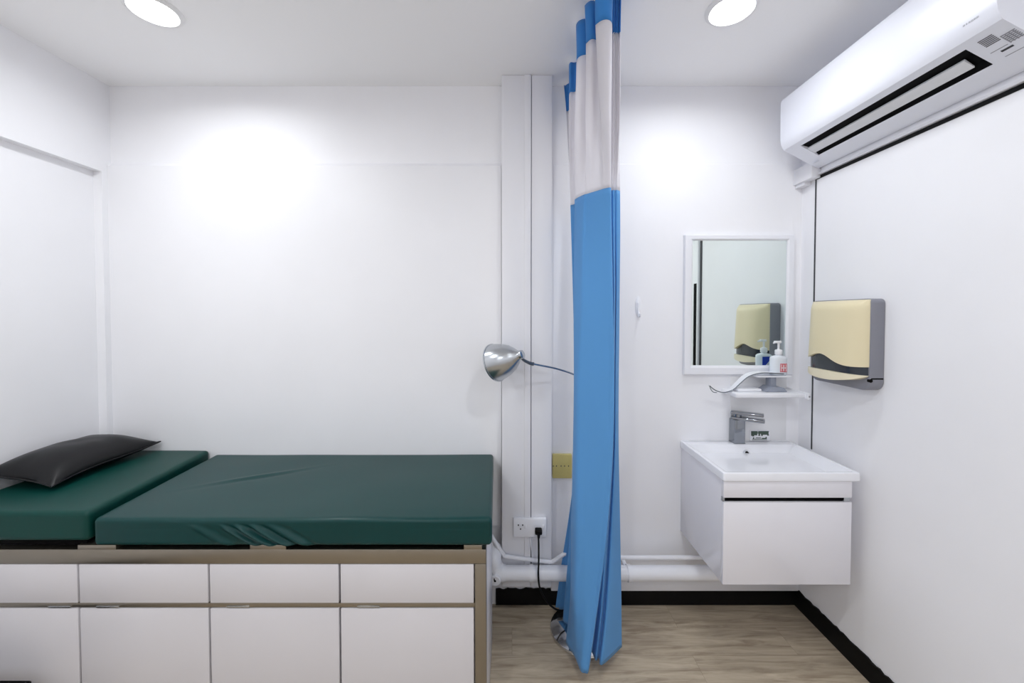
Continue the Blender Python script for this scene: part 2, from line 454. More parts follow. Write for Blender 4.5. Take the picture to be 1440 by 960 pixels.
# ------------------------------------------------------------------ pipes along the wall
PYc = CYF - .036
zp = at(740, 805.5, PYc).z
wp = thing('waste_pipe', 'thick white waste pipe running low along the back wall', 'pipe', (.6, PYc, zp - .034))
xl = xat(706, PYc, zp)
MB().cyl((xl, PYc, zp), (XR - .02, PYc, zp), .033, 28).build('pipe_run', M['pvc'], wp)
b = MB(); b.tube([(xl + .015, PYc, zp), (xl - .012, PYc, zp + .004), (xl - .032, PYc + .004, zp + .03), (xl - .04, PYc + .008, zp + .062), (xl - .04, PYc + .06, zp + .085)], .037, 24, 8)
el = b.build('elbow', M['pvc'], wp)
ec = at(697, 806, PYc - .03)
b = MB(); b.cyl((ec.x + .004, PYc - .002, zp - .004), (ec.x - .002, PYc - .046, zp - .008), .026, 24, .025)
cap = b.build('end_cap', M['pvc'], el)
b = MB(); b.cyl((ec.x - .002, PYc - .0462, zp - .006), (ec.x - .002, PYc - .0472, zp - .006), .005); b.box(ec.x - .008, ec.x - .003, PYc - .0472, PYc - .046, zp - .004, zp + .006, 0)
b.build('hole', M['black'], cap)
for px, left in ((747, True), (884, False), (1050, False)):
    x = xat(px, PYc, zp)
    b = MB(); b.lathe([(.033, -.008), (.0365, -.008), (.0365, .008), (.033, .008), (.033, -.008)], 32, Matrix.Translation((x, PYc, zp)) @ Matrix.Rotation(R(90), 4, 'Y'))
    if not left: b.box(x - .008, x + .008, PYc + .03, D - .001, zp - .006, zp + .006, .001)
    b.build('pipe_clip', M['pvc'], wp)
b = MB().prism([(D - .001, .085), (D - .03, .085), (D - .03, .155), (D - .001, .16)], 'x', .19, XR - .001, .003)
tag(b.build('pipe_ledge', M['trunk']), 'low white ledge under the thick pipe and above the black skirting', 'ledge')

tp = thing('water_pipe', 'thin white water pipe running bent above the thick pipe', 'pipe', (.5, 1.85, .28))
yy = CYF - .014
pts = [at(691, 752, yy + .04), at(694, 758, yy), at(707, 778, yy), at(713, 782, yy), at(742, 786, yy), at(772, 789.5, yy), at(779, 788, yy), at(790, 781, yy), at(797, 778.5, yy + .002)]
ze = at(880, 783.5, yy).z
pts += [Vector((.33, yy, ze)), Vector((.6, yy, ze)), Vector((1.0, yy, ze)), Vector((XR - .02, yy, ze))]
MB().tube(pts, .0095, 14, 6).build('pipe_run', M['pvc'], tp)
b = MB(); q = at(692, 764, yy); b.tube([at(690, 756, yy + .01), at(692, 765, yy + .01), at(691, 774, yy + .02)], .012, 14); b.build('valve', M['pvc'], tp)
for px in (1040, 1100):
    x = xat(px, yy, ze); MB().box(x - .006, x + .006, yy, D - .001, ze - .013, ze + .013, .002).build('pipe_clip', M['pvc'], tp)

# ------------------------------------------------------------------ double socket on the casing and thin cables
s0, s1 = at(722, 726.5, CYF), at(768, 752, CYF)
so = thing('double_socket', 'white double wall socket with black plug on the pipe casing', 'socket', ((s0.x + s1.x) / 2, CYF, s1.z))
fp = MB().box(s0.x, s1.x, CYF - .019, CYF - .0005, s1.z, s0.z, .003).build('face_plate', M['plastic'], so)
yf = CYF - .0192
def pix_box(b, px, py, w, h, y, th=.0012, bev=0):
    p = at(px, py, y); b.box(p.x - w / 2, p.x + w / 2, y - th, y, p.z - h / 2, p.z + h / 2, bev)
b = MB()
for px, py in ((729, 738), (735, 738), (732, 743.5)): pix_box(b, px, py, .0055, .007, yf)
b.build('pin_hole', M['ink_dark'], so)
for px, py in ((739, 740), (764, 740)):
    b = MB(); pix_box(b, px, py, .010, .017, yf, .004, .0015); b.build('switch', M['plastic'], so)
c0 = at(743, 752, CYF - .008)
for dx, nm in ((743.5, 0), (747, 1)):
    b = MB(); a = at(dx, 752, CYF - .005); e = at(dx + 1.5, 797, CYF - .004)
    b.tube([a, at(dx, 765, CYF - .005), at(dx + (1.5 if nm else -1), 780, CYF - .004), e], .0032, 8)
    b.build('cable', M['pvc'], so)

# yellowed plate
p0, p1 = at(776.5, 637, D), at(802, 670, D)
yp = thing('wall_plate', 'yellowed square wall plate half behind the blue curtain', 'wall plate', ((p0.x + p1.x) / 2, D, p1.z))
MB().box(p0.x, p1.x + .004, D - .022, D - .0005, p1.z, p0.z, .003).build('plate', M['yellow'], yp)
b = MB()
for px in (778, 782.5, 789, 794, 799.5): pix_box(b, px, 655, .004, .006, D - .0221)
b.build('screw_hole', M['ink_dark'], yp)

# small white hook on the wall
h0 = at(897, 432, D)
hk = thing('wall_hook', 'small white wall hook between the curtain and the mirror', 'hook', (h0.x, D, h0.z - .05))
MB().lathe([(0, 0), (.010, 0), (.014, .003), (.014, .004), (.008, .009), (0, .010)], 24, Matrix.Translation((h0.x, D - .0005, h0.z + .004)) @ Matrix.Diagonal((1.05, 1, 3.6, 1)) @ Matrix.Rotation(R(90), 4, 'X')).build('plate', M['plastic'], hk)
MB().tube([(h0.x, D - .008, h0.z + .02), (h0.x, D - .012, h0.z - .02), (h0.x, D - .02, h0.z - .042), (h0.x, D - .03, h0.z - .042), (h0.x, D - .034, h0.z - .03)], .005, 12).build('prong', M['plastic'], hk)

# ------------------------------------------------------------------ curtain
cu = thing('privacy_curtain', 'blue hospital curtain with white net top, bunched and hanging from the ceiling', 'curtain', (.32, 1.65, 0))
ROWS = [
 (2.497, [(793,1.90),(812,1.86),(800,1.745),(823,1.69),(811,1.505),(838,1.48),(822.5,1.41),(850,1.385),(838,1.30),(862,1.30),(860,1.36),(873,1.375),(868,1.46)]),
 (2.385, [(796,1.895),(811,1.86),(800,1.75),(821,1.69),(812,1.515),(836,1.485),(824,1.42),(848,1.39),(838,1.33),(860,1.32),(860,1.37),(872,1.38),(868,1.46)]),
 (2.15, [(800,1.88),(812,1.85),(800,1.77),(818,1.72),(809,1.60),(830,1.57),(824,1.52),(846,1.49),(845,1.45),(858,1.44),(860,1.48),(871.5,1.48),(869,1.53)]),
 (1.915, [(806,1.86),(815,1.84),(802.5,1.82),(815,1.77),(808,1.73),(820,1.66),(826,1.645),(842,1.60),(851,1.575),(858.5,1.565),(859.5,1.60),(868,1.595),(872,1.61)]),
 (1.45, [(814,1.76),(830,1.75),(806,1.74),(820,1.72),(807,1.69),(816,1.62),(823,1.60),(840,1.575),(854,1.555),(862,1.55),(860.5,1.585),(867,1.59),(871,1.62)]),
 (1.12, [(818,1.72),(832,1.71),(809,1.70),(822,1.69),(808,1.66),(812,1.60),(822,1.58),(840,1.56),(856,1.545),(864,1.54),(860,1.59),(866,1.60),(870,1.63)]),
 (.85, [(812,1.76),(822,1.75),(808,1.74),(818,1.71),(806.5,1.66),(811,1.59),(822,1.57),(838,1.555),(853,1.54),(861,1.535),(856,1.60),(865,1.61),(870,1.64)]),
 (.5, [(800,1.83),(812,1.81),(802,1.77),(814,1.73),(803.5,1.66),(809,1.575),(820,1.555),(832,1.545),(843,1.535),(850,1.53),(846,1.62),(860,1.61),(872,1.66)]),
 (.25, [(789,1.85),(803,1.83),(797,1.78),(810,1.73),(802,1.65),(807,1.57),(817,1.545),(825,1.53),(833,1.525),(838,1.525),(839,1.62),(855,1.58),(874,1.65)]),
 (.05, [(781,1.86),(796,1.84),(792,1.78),(806,1.73),(796,1.665),(808,1.59),(813,1.545),(817,1.52),(823,1.515),(827.5,1.52),(831,1.61),(847,1.55),(874.5,1.635)]),
]
def more_folds(K, z):
    q = min(1, max(0, (2.0 - z) / .5))
    def mix(a, b, t, dx, dy): return (a[0] + (b[0] - a[0]) * t + dx, a[1] + (b[1] - a[1]) * t + dy)
    return [K[0], mix(K[0], K[1], .45, 5, 0), mix(K[0], K[1], .7, -5, 0)] + K[1:11] + [mix(K[10], K[11], .4, 0, -.016 * q), mix(K[10], K[11], .7, 0, .012 * q)] + K[11:]
def curt_row(z, jit=True):
    zs = [r[0] for r in ROWS]
    i = 0
    while i < len(ROWS) - 2 and z < zs[i + 1]: i += 1
    t = (zs[i] - z) / (zs[i] - zs[i + 1])
    def P(k): return [Vector((xat(px, Y, ROWS[k][0]), Y)) for px, Y in more_folds(ROWS[k][1], ROWS[k][0])]
    A, B = P(i), P(i + 1)
    hh = zs[i + 1] - zs[i]
    def tan(k):
        if k <= 0 or k >= len(ROWS) - 1:
            k0, k1 = max(k - 1, 0), min(k + 1, len(ROWS) - 1)
        else: k0, k1 = k - 1, k + 1
        return [(q - p) / (zs[k1] - zs[k0]) for p, q in zip(P(k0), P(k1))]
    TA, TB = tan(i), tan(i + 1)
    out = []
    for a, b, ta, tb in zip(A, B, TA, TB):
        out.append((2*t**3-3*t*t+1)*a + (t**3-2*t*t+t)*hh*ta + (-2*t**3+3*t*t)*b + (t**3-t*t)*hh*tb)
    pts = crom([p.to_3d() for p in out], 12)
    res = []
    for k, p in enumerate(pts):
        s = k / len(pts)
        pl = .0065 * math.sin(s * 120 + 2 * math.sin(s * 23)) * min(1, max(0, (z - 1.9) / .3))     # fine gathers up in the net
        wv = .003 * noise.noise(Vector((s * 9, z * 2.3, 5)))
        res.append(Vector((p.x + wv, p.y + pl + wv, z)))
    return res
def curt_part(z0, z1, n, name, m, hem=None):
    rows = []
    for i in range(n + 1):
        z = z0 + (z1 - z0) * i / n
        row = curt_row(z)
        rows.append(row)
    b = MB(); b.grid(rows)
    o = b.build(name, m, cu, angle=180)
    md = o.modifiers.new('cloth_thickness', 'SOLIDIFY'); md.thickness = .0014; md.offset = 0
    return o
curt_part(2.497, 2.375, 6, 'header_tape', M['blue_dark'])
curt_part(2.375, 1.917, 24, 'net_panel', M['net'])
body = curt_part(1.917, .05, 90, 'fabric_panel', M['blue'])
# track
ct = thing('curtain_track', 'white curtain track on the ceiling above the blue curtain', 'curtain track', (.30, 1.1, ZC - .02))
MB().box(.290, .308, .0, D - .002, ZC - .02, ZC - .0005, .002).build('rail', M['ring'], ct)
for k in range(6):
    y = 1.33 + k * .11
    MB().cyl((.299, y, ZC - .019), (.299, y, ZC - .030), .004, 10).build('glider', M['ring'], ct)

# ------------------------------------------------------------------ gooseneck lamp on a floor base
px_, py_ = .345, 1.835
lp = thing('examination_lamp', 'chrome gooseneck examination lamp standing behind the blue curtain', 'lamp', (.325, 1.79, 0))
bx, by = .325, 1.785
MB().lathe([(0, 0), (.150, 0), (.153, .004), (.150, .012), (.12, .020), (.05, .030), (.02, .036), (0, .036)], 56, Matrix.Translation((bx, by, 0))).build('base', M['chrome'], lp)
MB().tube([(bx, by, .03), (px_ - .004, py_ - .012, .3), (px_, py_, .6), (px_, py_, .98)], .009, 14, 6).build('pole', M['chrome'], lp)
ap = at(733, 498.5, 1.71)
neck = [Vector((px_, py_, .97)), Vector((px_ - .003, py_, 1.05)), Vector((px_ - .03, py_ - .006, 1.135)), at(812, 528.5, 1.815), at(800, 523.5, 1.805), at(780, 517.5, 1.785), at(760, 513.5, 1.76), at(748, 511, 1.742)]
MB().tube(neck, .0045, 12, 8).build('gooseneck', M['brushed'], lp)
MB().tube([at(750, 511.5, 1.745), at(746, 510.8, 1.738), at(738, 507, 1.722), at(733.5, 503.5, 1.71)], lambda t: .0085 - .003 * t, 14, 6).build('joint', M['darkmetal'], lp)
axis = Vector((-.80, .50, -.30)).normalized()
mt = Matrix.Translation(ap - axis * .004) @ axis.to_track_quat('Z', 'Y').to_matrix().to_4x4()
prof = [(0, -.004), (.014, -.004), (.018, .0), (.019, .010), (.024, .020), (.040, .038), (.058, .062), (.071, .090), (.079, .118), (.0825, .140), (.0855, .1405), (.0855, .146), (.0805, .146), (.076, .118), (.068, .092), (.055, .066), (.037, .042), (.02, .024), (0, .020)]
hd = MB().lathe(prof, 56, mt).build('shade', M['brushed'], lp)
MB().lathe([(0, -.006), (.012, -.006), (.0185, -.003), (.0195, .004), (.0195, .009), (.0188, .0095)], 32, mt).build('collar', M['brushed'], hd)
MB().lathe([(0, .022), (.018, .03), (.02, .05), (.03, .075), (.028, .095), (.012, .108), (0, .11)], 28, mt).build('bulb', M['plastic'], hd)
pc = MB()
pc.tube([at(757, 750, CYF - .045), at(757.5, 765, CYF - .06), at(757.5, 790, CYF - .082), at(757, 806, CYF - .084), at(758.5, 824, CYF - .075), at(764, 838, CYF - .07), at(772, 849, CYF - .065), at(783, 857, CYF - .06), at(795, 858, CYF - .05), at(806, 854, CYF - .03), Vector((bx - .012, by + .01, .036))], .0042, 10, 7)
pco = pc.build('power_cord', M['skirt'], lp)
b = MB(); q = at(757, 744.5, CYF - .02)
b.box(q.x - .016, q.x + .016, CYF - .047, CYF - .0195, q.z - .012, q.z + .012, .005, 3)
b.cyl((q.x, CYF - .043, q.z - .005), (q.x, CYF - .046, q.z - .026), .008, 16, .0055)
b.build('plug', M['skirt'], pco)

# ------------------------------------------------------------------ vanity and basin
VX0, VX1, VY, VZ0 = .826, 1.327, 1.552, .368
ZT = .812
zc = ZT - .034                                # underside of the basin
van = thing('vanity_cabinet', 'wall-hung gloss white vanity cabinet under the washbasin', 'cabinet', ((VX0 + VX1) / 2, D, VZ0))
zs1, zs0 = .712, .694
b = MB(); b.box(VX0, VX0 + .016, VY + .018, D - .001, VZ0, zc, .001); b.box(VX1 - .016, VX1, VY + .018, D - .001, VZ0, zc, .001)
b.box(VX0 + .015, VX1 - .015, VY + .03, D - .001, VZ0, VZ0 + .016, .001); b.box(VX0 + .015, VX1 - .015, D - .02, D - .001, VZ0 + .01, zc, .001)
b.build('carcass', M['gloss'], van)
MB().box(VX0, VX1, VY, VY + .0175, zs1, zc, .0012).build('top_panel', M['gloss'], van)
dwr = MB().box(VX0, VX1, VY, VY + .0175, VZ0, zs0, .0012).build('drawer', M['gloss'], van)
MB().box(VX0 + .006, VX1 - .028, VY + .012, VY + .03, zs0 - .004, zs1 + .004, 0).build('grip_recess', M['black'], van)
MB().box(VX1 - .028, VX1 - .004, VY + .004, VY + .02, zs0 + .0005, zs1 - .0005, .001).build('channel_end', M['brushed'], van)
MB().box(VX0 - .001, VX0 + .006, VY + .004, VY + .02, zs0 + .0005, zs1 - .0005, .001).build('channel_end', M['brushed'], van)

bs = thing('washbasin', 'white rectangular ceramic washbasin on the vanity cabinet', 'washbasin', (1.09, 1.75, zc))
def basin():
    X0, X1, Y0, Y1 = VX0 - .006, 1.354, VY - .008, D - .001
    def rect(x0, x1, y0, y1, r, z, n=5):
        out = []
        for cx, cy, a in ((x1 - r, y1 - r, 0), (x0 + r, y1 - r, 90), (x0 + r, y0 + r, 180), (x1 - r, y0 + r, 270)):
            for k in range(n + 1):
                t = R(a + 90 * k / n); out.append(Vector((cx + r * math.cos(t), cy + r * math.sin(t), z)))
        return out
    rows = [rect(X0 + .02, X1 - .02, Y0 + .02, Y1, .006, zc), rect(X0 + .004, X1 - .004, Y0 + .004, Y1, .006, zc), rect(X0, X1, Y0, Y1, .008, zc + .004),
            rect(X0, X1, Y0, Y1, .008, ZT - .005), rect(X0 + .0015, X1 - .0015, Y0 + .0015, Y1, .008, ZT - .0012), rect(X0 + .005, X1 - .005, Y0 + .005, Y1 - .002, .008, ZT)]
    ix0, ix1, iy0, iy1 = X0 + .017, X1 - .017, Y0 + .017, 1.892
    rows += [rect(ix0, ix1, iy0, iy1, .008, ZT), rect(ix0 + .002, ix1 - .002, iy0 + .002, iy1 - .002, .008, ZT - .001), rect(ix0 + .004, ix1 - .004, iy0 + .004, iy1 - .003, .008, ZT - .004),
             rect(ix0 + .05, ix1 - .06, iy0 + .04, iy1 - .028, .01, ZT - .05), rect(ix0 + .105, ix1 - .125, iy0 + .08, iy1 - .055, .015, ZT - .098), rect(ix0 + .13, ix1 - .15, iy0 + .10, iy1 - .075, .02, ZT - .104)]
    b = MB(); b.grid(rows, close=True)
    bmesh.ops.remove_doubles(b.bm, verts=b.bm.verts[:], dist=1e-6)
    e = [x for x in b.bm.edges if x.is_boundary]
    bmesh.ops.holes_fill(b.bm, edges=e)
    bmesh.ops.recalc_face_normals(b.bm, faces=b.bm.faces[:])
    return b.build('bowl', M['ceramic'], bs, angle=28)
basin()
ov = at(1050, 637, 1.8685)
b = MB(); mo = Matrix.Translation(ov) @ Matrix.Rotation(R(62), 4, 'X') @ Matrix.Scale(1.4, 4)
b.lathe([(0, .0005), (.006, .0005), (.0062, .003), (.0105, .0035), (.0115, 0), (.0115, -.006), (0, -.006)], 24, mo); ovo = b.build('overflow_ring', M['chrome'], bs)
MB().lathe([(0, .0008), (.0062, .0008), (.0062, .0002), (0, .0002)], 20, mo).build('hole', M['black'], ovo)
MB().lathe([(0, .004), (.018, .003), (.02, 0), (.02, -.004), (0, -.004)], 28, Matrix.Translation((1.09, 1.73, ZT - .104))).build('drain', M['chrome'], bs)

tapt = thing('basin_tap', 'chrome lever tap at the back of the washbasin', 'tap', (1.082, 1.92, ZT))
MB().box(1.056, 1.108, 1.894, 1.944, ZT, .926, .004, 3).build('body', M['tap_chrome'], tapt)
TM = Matrix.Translation((1.083, 1.92, 0)) @ Matrix.Rotation(R(-32), 4, 'Z')
MB().box(-.027, .112, -.022, .022, .922, .938, .004, 3, TM).build('spout', M['tap_chrome'], tapt)
MB().cyl((1.083, 1.92, .936), (1.083, 1.92, .952), .018, 24).build('cartridge', M['tap_chrome'], tapt)
b = MB(); b.box(-.028, .108, -.021, .021, .950, .962, .003, 3, TM); b.build('lever', M['tap_chrome'], tapt)
MB().lathe([(.028, 0), (.031, .001), (.031, .003), (.028, .004)], 4, Matrix.Translation((1.082, 1.919, ZT)) @ Matrix.Rotation(R(45), 4, 'Z') @ Matrix.Diagonal((1.2, 1.2, 1, 1))).build('base_ring', M['tap_chrome'], tapt)

# small printed card behind the tap
k0, k1 = at(1053.5, 604.5, D - .002), at(1081, 625, D - .002)
kd = thing('printed_card', 'small pale card with dark green print behind the tap', 'card', ((k0.x + k1.x) / 2, D - .01, ZT))
MB().box(k0.x, k1.x, D - .010, D - .0062, ZT + .001, k0.z, .0008).build('card', M['plastic'], kd)
b = MB()
w = k1.x - k0.x; hgt = k0.z - ZT; yk = D - .0101
for u0, u1, v0, v1 in ((.06, .36, .55, .9), (.1, .2, .45, .56), (.42, .50, .5, .9), (.54, .62, .62, .9), (.62, .93, .6, .92), (.56, .64, .5, .62), (.86, .95, .52, .62), (.05, .95, .90, .95), (.05, .09, .5, .9), (.36, .42, .72, .84), (.50, .54, .7, .9), (.12, .82, .18, .22), (.10, .86, .10, .14), (.78, .84, .2, .4), (.15, .2, .22, .36), (.3, .55, .28, .34), (.6, .8, .22, .30)):
    b.box(k0.x + u0 * w, k0.x + u1 * w, yk - .0006, yk, ZT + v0 * hgt, ZT + v1 * hgt, 0)
b.build('print', M['green_print'], kd)

# ------------------------------------------------------------------ mirror
my = D - .022
m0, m1 = at(963.5, 330, my), at(1115, 527, my)
i0, i1 = at(975, 337.5, my), at(1106, 514, my)
mi = thing('wall_mirror', 'rectangular wall mirror in a white frame above the washbasin', 'mirror', ((m0.x + m1.x) / 2, D, m1.z))
def frame_prof():
    b = MB(); rows = []
    for (o, y) in ((0, D - .001), (0, my + .004), (.004, my), (.5, my), (.75, my + .001), (1, my + .007), (1, D - .009)):
        L_ = lambda a, c: a + (c - a) * (o if o <= 1 else 1)
        if o == .004: o = .08
        L_ = lambda a, c, o=o: a + (c - a) * o
        rows.append([Vector((L_(m0.x, i0.x), y, L_(m0.z, i0.z))), Vector((L_(m1.x, i1.x), y, L_(m0.z, i0.z))), Vector((L_(m1.x, i1.x), y, L_(m1.z, i1.z))), Vector((L_(m0.x, i0.x), y, L_(m1.z, i1.z)))])
    b.grid(rows, close=True); bmesh.ops.recalc_face_normals(b.bm, faces=b.bm.faces[:])
    return b
frame_prof().build('frame', M['plastic'], mi, angle=20)
MB().box(i0.x - .006, i1.x + .006, D - .010, D - .006, i1.z - .006, i0.z + .006, 0).build('glass', M['mirror'], mi)

# ------------------------------------------------------------------ shelf below the mirror
SZ = at(1085, 553, 1.815).z
sx0, sx1 = xat(1035, 1.815, SZ), 1.335
sh = thing('wall_shelf', 'small white wall shelf below the mirror', 'shelf', ((sx0 + sx1) / 2, D, SZ - .02))
MB().box(sx0, sx1, 1.815, D - .0065, SZ - .021, SZ, .006, 3).build('board', M['plastic'], sh)
MB().box(sx1 - .004, sx1 + .010, 1.80, D - .001, SZ - .026, SZ + .004, .004, 3).build('end_bracket', M['plastic'], sh)
MB().box(1.062, sx1, D - .006, D - .0008, ZT + .004, at(1080, 529, D).z, .001).build('splashboard', M['shelf_back'], sh)
b = MB(); b.cyl((sx1 + .003, 1.799, SZ - .012), (sx1 + .003, 1.7985, SZ - .012), .004); b.build('screw', M['ink'], sh)

# stand with elbow lever carrying the soap bottle
PZ = at(1094, 527, 1.885).z
sd = thing('dispenser_stand', 'white bottle stand with a long wavy lever on the shelf', 'stand', (1.23, 1.88, SZ))
MB().box(1.135, 1.295, 1.85, 1.925, PZ - .007, PZ - .0005, .003, 3).build('platform', M['plastic'], sd)
b = MB(); b.box(1.205, 1.232, 1.865, 1.905, SZ + .012, PZ - .006, .003); b.build('stem', M['stand'], sd)
b = MB(); b.prism([(1.165, SZ + .0005), (1.27, SZ + .0005), (1.255, SZ + .02), (1.20, SZ + .024)], 'y', 1.842, 1.915, .003); b.build('foot', M['stand'], sd)
lev = [(1100, 524.5), (1085, 523.5), (1068, 523.5), (1052, 528), (1041, 537), (1031, 546), (1019, 550.5), (1007, 548.5), (998, 542)]
L3 = crom([at(x, y, 1.862) for x, y in lev], 6)
rows = []
for i, p in enumerate(L3):
    s = i / (len(L3) - 1); hw = .030 * (1 - .75 * s) ; yo = .0 - .015 * s
    rows.append([p + Vector((0, -hw + yo + .02, 0)), p + Vector((0, hw + yo + .02, .0)), p + Vector((0, hw + yo + .02, -.003)), p + Vector((0, -hw + yo + .02, -.003))])
b = MB(); b.grid(rows, close=True); bmesh.ops.recalc_face_normals(b.bm, faces=b.bm.faces[:]); lv = b.build('lever', M['plastic'], sd)
MB().tube([p + Vector((0, -.030 * (1 - .75 * i / (len(L3) - 1)) - .015 * i / (len(L3) - 1) + .0195, -.002)) for i, p in enumerate(L3)], .0022, 8, 0).build('lever_edge', M['darkmetal'], lv)
b = MB(); b.tube([at(998, 542, 1.85), at(999.5, 547, 1.85), at(1003, 551, 1.85), at(1008, 551.8, 1.85)], .0018, 8); b.build('tip_wire', M['darkmetal'], sd)

# flat white block lying on the shelf
p = at(1050, 549.5, 1.86)
b = MB(); b.box(1.045, 1.155, 1.85, 1.925, SZ + .0003, SZ + .014, .004, 3)
tag(recentre(b.build('soap_dish', M['plastic'])), 'flat white dish on the shelf beside the grey stand foot', 'dish')

# soap bottle with pump
bx_, by_ = xat(1094.5, 1.885, 1.2), 1.885
bt = thing('soap_bottle', 'white pump soap bottle with red label in front of the mirror', 'soap bottle', (bx_, by_, PZ))
def oval(rx, ry, z, n=32, p=2.6):
    out = []
    for k in range(n):
        t = 2 * math.pi * k / n; c, s = math.cos(t), math.sin(t)
        out.append(Vector((bx_ + rx * math.copysign(abs(c) ** (2 / p), c), by_ + ry * math.copysign(abs(s) ** (2 / p), s), PZ + z)))
    return out
rows = [oval(.002, .001, 0), oval(.033, .019, 0), oval(.037, .022, .004), oval(.0375, .0225, .02), oval(.0375, .0225, .076), oval(.036, .021, .083), oval(.028, .017, .089), oval(.015, .013, .092, p=2), oval(.0115, .0115, .095, p=2), oval(.0115, .0115, .100, p=2), oval(.001, .001, .100, p=2)]
b = MB(); b.grid(rows, close=True); bmesh.ops.recalc_face_normals(b.bm, faces=b.bm.faces[:]); b.build('body', M['bottle'], bt, angle=50)
T = Matrix.Translation((bx_, by_, PZ))
pm = MB().lathe([(0, .096), (.0145, .096), (.0155, .098), (.0155, .116), (.013, .119), (.006, .121), (.005, .124), (0, .124)], 24, T).build('pump_collar', M['plastic'], bt)
b = MB(); b.cyl((bx_, by_, PZ + .12), (bx_, by_, PZ + .150), .0048, 14)
b.box(-.018, .012, -.008, .008, -.0055, .0055, .003, 3, Matrix.Translation((bx_ - .002, by_, PZ + .155)))
b.cyl((bx_ - .015, by_, PZ + .154), (bx_ - .028, by_ - .006, PZ + .150), .0045, 12, .0035)
b.build('pump_head', M['plastic'], bt)
b = MB(); b.box(bx_ - .006, bx_ + .026, by_ - .0235, by_ - .021, PZ + .016, PZ + .056, .001); lb = b.build('red_label', M['red'], bt)
lb['label'] = 'red square label on the front'
b = MB(); b.box(bx_ + .008, bx_ + .012, by_ - .0239, by_ - .0234, PZ + .022, PZ + .050, 0).box(bx_ + .000, bx_ + .020, by_ - .0239, by_ - .0234, PZ + .034, PZ + .038, 0)
b.box(bx_ - .002, bx_ + .000, by_ - .0239, by_ - .0234, PZ + .02, PZ + .052, 0).box(bx_ + .020, bx_ + .022, by_ - .0239, by_ - .0234, PZ + .02, PZ + .052, 0)
b.build('label_print', M['plastic'], lb)
b = MB(); b.prism([(bx_ - .020, PZ + .077), (bx_ + .024, PZ + .077), (bx_ + .022, PZ + .066), (bx_ - .012, PZ + .026), (bx_ - .020, PZ + .026)], 'y', by_ + .0215, by_ + .0232); bl = b.build('blue_label', M['blue_print'], bt)
bl['label'] = 'blue label on the back, seen in the mirror'

# ------------------------------------------------------------------ paper towel dispenser on the right wall
dz0, dz1 = 1.138, 1.487
dy0, dy1 = 1.500, 1.795
ds = thing('paper_towel_dispenser', 'cream paper towel dispenser with grey back on the right wall', 'paper towel dispenser', (XR, (dy0 + dy1) / 2, dz0))
xb = XR - .054                                # front of the grey back box
def rr(y0, y1, z0, z1, rt, rb, n=6):
    out = []
    for cy, cz, a, r in ((y1 - rt, z1 - rt, 0, rt), (y0 + rt, z1 - rt, 90, rt), (y0 + rb, z0 + rb, 180, rb), (y1 - rb, z0 + rb, 270, rb)):
        for k in range(n + 1):
            t = R(a + 90 * k / n); out.append((cy + r * math.cos(t), cz + r * math.sin(t)))
    return out
b = MB(); b.prism(rr(dy0, dy1, dz0, dz1, .018, .035), 'x', xb, XR - .0005, .003); b.build('back_box', M['grey'], ds)
def front_x(u, zt):                            # u 0..1 near edge to far edge
    e = 1 - abs(2 * u - 1) ** 3.2
    return xb - .066 * e ** .75 * zt
def wave(u):                                   # lower edge of the cover
    return dz0 + .100 + .028 * math.exp(-((u - .56) / .24) ** 2) - .012 * math.exp(-((u - .12) / .25) ** 2)
def shell(zlo, zhi, name, m, depthf, nu=40, nv=18, inset=0):
    front, back = [], []
    for j in range(nv + 1):
        t = j / nv; rf, rb_ = [], []
        for i in range(nu + 1):
            u = i / nu; y = dy0 + .004 + (dy1 - dy0 - .008) * u
            z = zlo(u) + (zhi(u) - zlo(u)) * t
            rf.append(Vector((front_x(u, depthf(z, u)) + inset, y, z))); rb_.append(Vector((xb + .001, y, z)))
        front.append(rf); back.append(rb_)
    b = MB(); b.grid(front)
    b.grid(back); b.grid([front[0], back[0]]); b.grid([front[-1], back[-1]])
    b.grid([[r[0] for r in front], [r[0] for r in back]]); b.grid([[r[-1] for r in front], [r[-1] for r in back]])
    bmesh.ops.remove_doubles(b.bm, verts=b.bm.verts[:], dist=1e-6)
    bmesh.ops.recalc_face_normals(b.bm, faces=b.bm.faces[:])
    return b.build(name, m, ds, angle=50)
ztop = dz1 - .004
def dep(z, u):
    k = max(0, (z - (ztop - .035)) / .035)
    return (.72 + .28 * min(1, (ztop - z) / .25)) * math.sqrt(max(0, 1 - k * k * .93))
shell(wave, lambda u: ztop, 'cover', M['cream'], dep)
lipz = lambda u: dz0 + .058 + .016 * (2 * u - 1) ** 2 * 0 + .004 * math.sin(u * 3)
shell(lambda u: lipz(u) - .004, lambda u: wave(u) + .004, 'paper_window', M['smoke'], lambda z, u: .86, nv=6, inset=.006)
shell(lambda u: lipz(u) - .012 - .036 * (1 - (2 * u - 1) ** 2) ** .7 + .012, lambda u: lipz(u), 'lower_lip', M['cream2'], lambda z, u: 1.0, nv=6)
b = MB(); b.cyl((xb + .004, dy0 - .001, dz0 + .040), (xb + .004, dy0 + .01, dz0 + .040), .007, 16); b.box(xb + .004, XR - .004, dy0 - .0012, dy0 + .004, dz0 + .045, dz0 + .050, .001)
b.build('lock', M['black'], ds)

